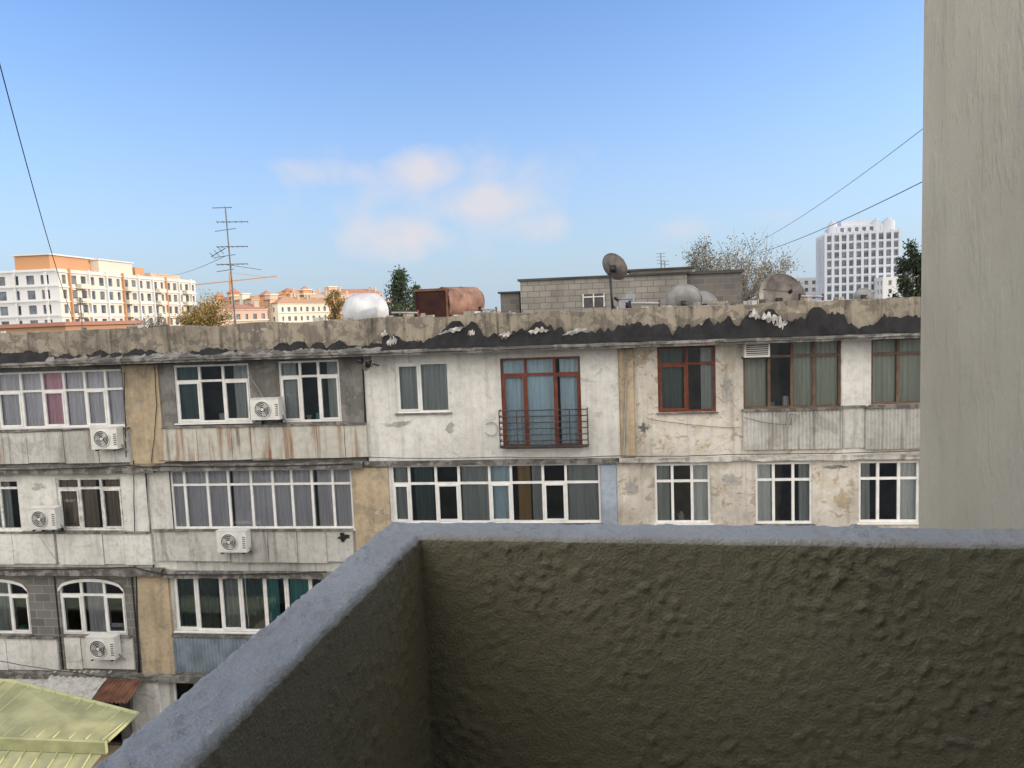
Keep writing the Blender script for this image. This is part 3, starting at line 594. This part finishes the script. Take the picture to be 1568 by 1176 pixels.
def ext(s,T,top,wl,wr,h):
    for k in range(11):
        u=wr*k/10; s.box(u-.45,u+.45,-.5,-.01,0,top+.4,m_bl,T)
    for j in range(14): s.box(-.2,wr+.2,-.35,-.012,top-.75-3*j,top-.15-3*j,m_bl,T)
    for k in range(4):
        s.box(-.6,-.01,wl*(k+.5)/4-.4,wl*(k+.5)/4+.4,0,top,m_bl,T)
    s.box(wr*.1,wr*.95,2,wl-2,top-.3,top+2.6,m_bl,T); s.box(wr*.25,wr*.7,4,wl-3,top+2.61,top+4.5,m_bl,T)
    for q in range(8): s.box(wr*(.12+.1*q),wr*(.12+.1*q)+1.2,1.95,1.99,top+.4,top+1.9,P['fglass'],T)
    for u,r in ((.12,1.6),(.88,2.2),(.72,1.6)):
        p=T@Vector((wr*u,3,top)); s.cyl(p,p+Vector((0,0,3.4)),r,r,m_bl,14); s.cyl(p+Vector((0,0,3.4)),p+Vector((0,0,5)),r,.2,m_bls,14)
    s.cyl(T@Vector((wr*.5,5,top+4)),T@Vector((wr*.5,5,top+8)),.12,.05,m_bls,5)
cbuild('white_high_rise',1264,358,290,16,25,math.radians(-4),m_bls,bay=2.5,ww=1.9,wh=1.9,extra=ext,mw2=m_wh)
cbuild('grey_high_rise_annex',1214,426,330,14,18,math.radians(10),m_gr)
cbuild('low_white_block',1352,424,280,10,24,math.radians(0),m_wh)
s=MB('distant_city_skyline')
for k in range(70):
    x=random.uniform(-500,1500); Y=random.uniform(380,700); p=onY(x,498-(x-400)*.039-random.uniform(-6,10),Y); w=random.uniform(8,20)
    T=Matrix.Translation((p.x,Y,0))@Matrix.Rotation(random.uniform(-.6,.6),4,'Z'); s.box(-w,w,0,w,0,max(6,p.z),random.choice([m_gr,m_tan,m_wh,m_pe]),T)
s.done()
# ------------------------------------------------------------ trees
def leafm(n,c): return simple(n,c,.8,0,.35,1.5)
LG=[leafm('leaf_dark_green',(.018,.035,.016)),leafm('leaf_green',(.035,.06,.022))]; LP=[leafm('leaf_sparse_olive',(.18,.17,.12)),leafm('leaf_sparse_pale',(.32,.30,.24))]; LY=[leafm('leaf_autumn_yellow',(.34,.26,.06)),leafm('leaf_autumn_orange',(.25,.16,.05))]
bark=simple('bark',(.10,.08,.06),.95,0,.4,4); barkp=simple('bark_pale',(.24,.21,.18),.95,0,.3,4)
def tree(name,base,H,rx,rz,cz,ms,n,leaf,clumps=40,bk=None,spread=.28):
    bk=bk or bark; s=MB(name); b=Vector(base); T0=b+Vector((0,0,cz-rz*.6)); s.cyl(b,T0,.22,.14,bk,8)
    cl=[]
    for i in range(clumps):
        while True:
            v=Vector((random.uniform(-1,1),random.uniform(-1,1),random.uniform(-1,1)))
            if v.length<1: break
        c=b+Vector((v.x*rx,v.y*rx,cz+v.z*rz)); cl.append(c)
        mid=T0.lerp(c,.5)+Vector((random.uniform(-.2,.2),0,random.uniform(-.3,.1))); s.cyl(T0+Vector((0,0,.3*random.random())),mid,.07,.035,bk,5,False); s.cyl(mid,c,.035,.01,bk,4,False)
        for _ in range(4):
            e_=c+Vector([random.gauss(0,rx*spread) for _ in range(3)]); s.cyl(c.lerp(mid,.3),e_,.014,.005,bk,3,False)
    for i in range(n):
        j=random.randrange(clumps); c=cl[j]+Vector([random.gauss(0,rx*spread) for _ in range(3)])*.6; a=Vector([random.gauss(0,1) for _ in range(3)]).normalized(); q=a.orthogonal().normalized(); w=a.cross(q); z=leaf*random.uniform(.6,1.3)
        s.poly((c-q*z,c-w*z*.5,c+q*z,c+w*z*.5),ms[(j+random.randrange(3))%2 if j%4 else 0])
    s.done()
def conifer(name,base,H,R_,ms):
    s=MB(name); b=Vector(base); s.cyl(b,b+Vector((0,0,H)),.2,.03,bark,8); lay=30
    for i in range(lay):
        t=i/lay; z=H*(.55+.44*t); r=R_*(1-t)**.8+.08
        for k in range(13):
            a=random.random()*6.28; L_=r*random.uniform(.5,1.2); p=b+Vector((0,0,z)); e_=p+Vector((math.cos(a)*L_,math.sin(a)*L_,-L_*.15+.1*L_*random.random())); s.cyl(p,e_,.02,.008,bark,3,False)
            for m_ in range(22):
                u=random.uniform(.1,1); c=p.lerp(e_,u)+Vector([random.gauss(0,.04*R_) for _ in range(3)]); w=Vector([random.gauss(0,1) for _ in range(3)]).normalized(); q=w.orthogonal().normalized()
                s.poly((c-w*.11,c+q*.04,c+w*.11,c-q*.04),ms[random.randrange(2)])
    s.done()
def treeAt(name,x,ytop,Y,**k): p=onY(x,ytop,Y); return (p.x,Y,0),p.z
b_,h=treeAt('',611,408,45); conifer('pine_tree',b_,h,4.2,LG)
b_,h=treeAt('',636,431,50); conifer('pine_tree',b_,h,1.8,LG)
b_,h=treeAt('',1396,370,46); tree('cypress_tree',b_,h,.95,3.2,h-3.2,LG,6000,.11,60,bark,.3)
b_,h=treeAt('',1140,372,42); tree('sparse_poplar_tree',b_,h,2.6,2.0,h-2.0,LP,5200,.06,90,barkp,.2)
b_,h=treeAt('',1080,374,43); tree('sparse_poplar_tree',b_,h,1.3,1.7,h-1.6,LP,3200,.065,50,barkp,.25)
b_,h=treeAt('',1185,388,44); tree('sparse_poplar_tree',b_,h,1.1,1.6,h-1.5,LP,2400,.06,44,barkp,.25)
b_,h=treeAt('',318,458,60); tree('autumn_tree',b_,h,1.8,1.4,h-1.3,LY,2200,.09,50,bark,.3)
b_,h=treeAt('',290,472,58); tree('autumn_tree',b_,h,1.2,1.0,h-1.0,LY,1400,.09,36,bark,.3)
b_,h=treeAt('',512,438,75); tree('autumn_tree',b_,h,.9,2.2,h-2.0,LY,1800,.10,36,bark,.3)
b_,h=treeAt('',235,482,55); tree('autumn_tree',b_,h,1.2,1.0,h-.9,LP,1200,.09,30,bark,.3)
# ------------------------------------------------------------ own building and balcony
BR=math.radians(-2.8); inv=Matrix.Rotation(-BR,3,'Z')
ci=inv@onZ(643,820,-.55); cot=inv@onZ(597,798,-.55)
xi,yi,xo,yo=ci.x,ci.y,cot.x,cot.y
WX=inv@onY(1411,400,4.2); wx=WX.x; wy=WX.y
def stucco(name,col,col2,bs=.6,scl=1.0,trowel=False,spk=.3):
    m,nt,b=nm(name); n=noise_n(nt,1.2,3); c=mixc(nt,ramp(nt,n,.35,.65),col,col2)
    n2=noise_n(nt,1,3,sc3=(4,4,.5)); c=mixc(nt,mul(nt,ramp(nt,n2,.5,.75),.22),c,tuple(x*.6 for x in col))
    n3=noise_n(nt,90*scl,3); c=mixc(nt,mul(nt,ramp(nt,n3,.48,.7),spk),c,tuple(x*.55 for x in col))
    L(nt,c,b.inputs['Base Color']); b.inputs['Roughness'].default_value=.68
    bn=N(nt,'ShaderNodeBump'); bn.inputs['Strength'].default_value=bs; bn.inputs['Distance'].default_value=.006; L(nt,noise_n(nt,150*scl,3,rough=.6),bn.inputs['Height'])
    if trowel:
        b2=N(nt,'ShaderNodeBump'); b2.inputs['Strength'].default_value=.42; b2.inputs['Distance'].default_value=.012; L(nt,ramp(nt,noise_n(nt,1,3,sc3=(11,11,3.5),rough=.55,dist=.4),.5,.66),b2.inputs['Height']); L(nt,b2.outputs[0],bn.inputs['Normal'])
    L(nt,bn.outputs[0],b.inputs['Normal']); return m
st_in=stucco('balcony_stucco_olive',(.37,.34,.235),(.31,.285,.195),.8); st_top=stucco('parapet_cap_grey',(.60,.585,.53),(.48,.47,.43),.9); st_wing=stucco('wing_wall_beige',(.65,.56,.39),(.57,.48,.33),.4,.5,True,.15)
bal=empty('balcony'); bal.rotation_euler=(0,0,BR)
ztop=E-.55; zfl=E-1.62
def ridg(p):
    a=noise.noise(p*46+Vector((0,0,p.x*7))); b=noise.noise(p*85+Vector((7,3,1)))
    k=.55+1.2*max(0,noise.noise(p*3.2+Vector((3,1,8)))+.15)
    return (min(.08,max(0,a-.26))*.055+min(.10,max(0,b-.24))*.026)*k
s=MB('parapet')
prof=[]; nz=130
for k in range(nz): prof.append((0,zfl+(ztop-.012-zfl)*k/(nz-1),1,0))
prof+=[(.02,ztop-.005,.7,.7),(.07,ztop-.0005,.1,1)]
for k in range(1,15): prof.append((.07+.86*k/14,ztop,0,1))
prof+=[(.98,ztop-.005,-.7,.7)]
for k in range(0,30): prof.append((1,ztop-.012-.5*k/29,-1,0))
prof.append((1,zfl-.3,-1,0))
nl=int((yi+1.0)/.008); nf=int((wx-xi)/.008)
st=[]
for k in range(nl+1):
    t=k/nl; st.append((Vector((xi,-1+(yi+1)*t,0)),Vector((xo,-1+(yo+1)*t,0)),Vector((1,0,0)) if k<nl else Vector((.7,-.7,0))))
for k in range(1,nf+1):
    t=k/nf; st.append((Vector((xi+(wx-xi)*t,yi,0)),Vector((xo+(wx-xo)*t,yo,0)),Vector((0,-1,0))))
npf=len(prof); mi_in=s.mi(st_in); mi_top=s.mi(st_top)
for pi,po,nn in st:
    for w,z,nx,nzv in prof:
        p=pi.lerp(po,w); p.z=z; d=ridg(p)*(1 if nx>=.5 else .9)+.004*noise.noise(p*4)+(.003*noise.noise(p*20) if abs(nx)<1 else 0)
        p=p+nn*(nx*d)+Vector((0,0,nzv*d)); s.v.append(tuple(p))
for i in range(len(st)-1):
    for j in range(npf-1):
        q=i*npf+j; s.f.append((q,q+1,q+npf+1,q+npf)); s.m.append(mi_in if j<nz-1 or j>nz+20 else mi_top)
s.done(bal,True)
s=MB('floor_slab'); s.box(xo-.02,wx,-1,yo+.02,zfl-.25,zfl-.002,'ledge'); s.done(bal)
s=MB('unseen_shade_slab'); s.box(xo-.02,wx,-1,.75,E+1.05,E+1.25,st_wing); s.done(bal)  # partial slab out of view, added to darken the balcony interior
own=empty('own_apartment_building'); own.rotation_euler=(0,0,BR)
s=MB('rear_wall'); gridwall(s,(0,-1.0),(-1,0),-wx,26,0,E+1.3,[(-.6,.35,zfl,zfl+2.1)],.15,st_wing,None,P['fglass']); s.done(own)
s=MB('wing_wall'); s.box(wx,wx+6,-12,wy,0,E+6,st_wing); s.done(own)
s=MB('roof_and_back'); s.box(-26,wx,-12,-1.16,E+1.1,E+1.3,'rooffelt'); s.box(-26,-25.8,-12,-1.16,0,E+1.1,st_wing); s.done(own)
# ------------------------------------------------------------ light
SUN=Vector((.97,.12,.27)).normalized(); el_=math.asin(SUN.z); az=math.atan2(SUN.x,SUN.y)
sl=bpy.data.lights.new('sun','SUN'); so=bpy.data.objects.new('sun',sl); sc.collection.objects.link(so); sl.energy=2.9; sl.angle=math.radians(.5); sl.color=(1,.80,.60)
so.rotation_euler=SUN.to_track_quat('Z','Y').to_euler(); so.location=(60,0,60)
w=bpy.data.worlds.new('World'); sc.world=w; w.use_nodes=True; nt=w.node_tree; nt.nodes.clear()
out=N(nt,'ShaderNodeOutputWorld'); bg=N(nt,'ShaderNodeBackground'); L(nt,bg.outputs[0],out.inputs[0])
sky=N(nt,'ShaderNodeTexSky',sky_type='NISHITA'); sky.sun_disc=False; sky.sun_elevation=el_; sky.sun_rotation=az; sky.altitude=50; sky.air_density=1; sky.dust_density=1.0; sky.ozone_density=1.6
ST=.15; bg.inputs[1].default_value=ST
tc=N(nt,'ShaderNodeTexCoord'); gen=tc.outputs['Generated']; sx=N(nt,'ShaderNodeSeparateXYZ'); L(nt,gen,sx.inputs[0])
def K(c): return tuple(v/ST for v in c)
col=mixc(nt,1.0,sky.outputs[0],(1.22,1.46,1.95),'MULTIPLY')
hz=ramp(nt,sx.outputs[2],.46,.02)
col=mixc(nt,mul(nt,mul(nt,hz,hz),.92),col,K((.50,.62,.76)))
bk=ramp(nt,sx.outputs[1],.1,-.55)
col=mixc(nt,mul(nt,bk,.85),col,K((2.85,2.62,2.28)))  # bright warm glow added to the sky behind the camera, lights the shaded facade
rgt=R@Vector((1,0,0)); rgt.z=0; rgt.normalize()
acc=None
for x,y,rx,ry,k in ((510,268,120,28,.6),(645,262,75,40,1.0),(745,312,110,42,1.0),(825,345,80,34,.75),(600,360,95,40,1.0),(680,300,270,90,.5),(1110,345,150,26,.4)):
    c=ray(x,y).normalized(); sb=N(nt,'ShaderNodeVectorMath',operation='SUBTRACT'); L(nt,gen,sb.inputs[0]); sb.inputs[1].default_value=c
    d1=N(nt,'ShaderNodeVectorMath',operation='DOT_PRODUCT'); L(nt,sb.outputs[0],d1.inputs[0]); d1.inputs[1].default_value=rgt*(F/rx)
    d2=N(nt,'ShaderNodeVectorMath',operation='DOT_PRODUCT'); L(nt,sb.outputs[0],d2.inputs[0]); d2.inputs[1].default_value=Vector((0,0,F/ry))
    cb=N(nt,'ShaderNodeCombineXYZ'); L(nt,d1.outputs['Value'],cb.inputs[0]); L(nt,d2.outputs['Value'],cb.inputs[1])
    ln=N(nt,'ShaderNodeVectorMath',operation='LENGTH'); L(nt,cb.outputs[0],ln.inputs[0])
    mk=mul(nt,ramp(nt,ln.outputs['Value'],1.3,.3),k)
    if acc is None: acc=mk
    else:
        mx=N(nt,'ShaderNodeMath',operation='MAXIMUM'); L(nt,acc,mx.inputs[0]); L(nt,mk,mx.inputs[1]); acc=mx.outputs[0]
tn=N(nt,'ShaderNodeTexNoise'); tn.inputs['Scale'].default_value=15; tn.inputs['Detail'].default_value=7; tn.inputs['Roughness'].default_value=.52; tn.inputs['Distortion'].default_value=.3
L(nt,gen,tn.inputs['Vector'])
# billow edges: density = mask + noise - threshold
ad=N(nt,'ShaderNodeMath',operation='MULTIPLY_ADD'); L(nt,tn.outputs['Fac'],ad.inputs[0]); ad.inputs[1].default_value=1.5; ad.inputs[2].default_value=-.95
sm=N(nt,'ShaderNodeMath',operation='ADD'); L(nt,ad.outputs[0],sm.inputs[0]); L(nt,acc,sm.inputs[1])
cm=mul(nt,mul(nt,ramp(nt,sm.outputs[0],.05,.85),ramp(nt,acc,0,.35)),.9)
col=mixc(nt,cm,col,K((.76,.74,.79)))
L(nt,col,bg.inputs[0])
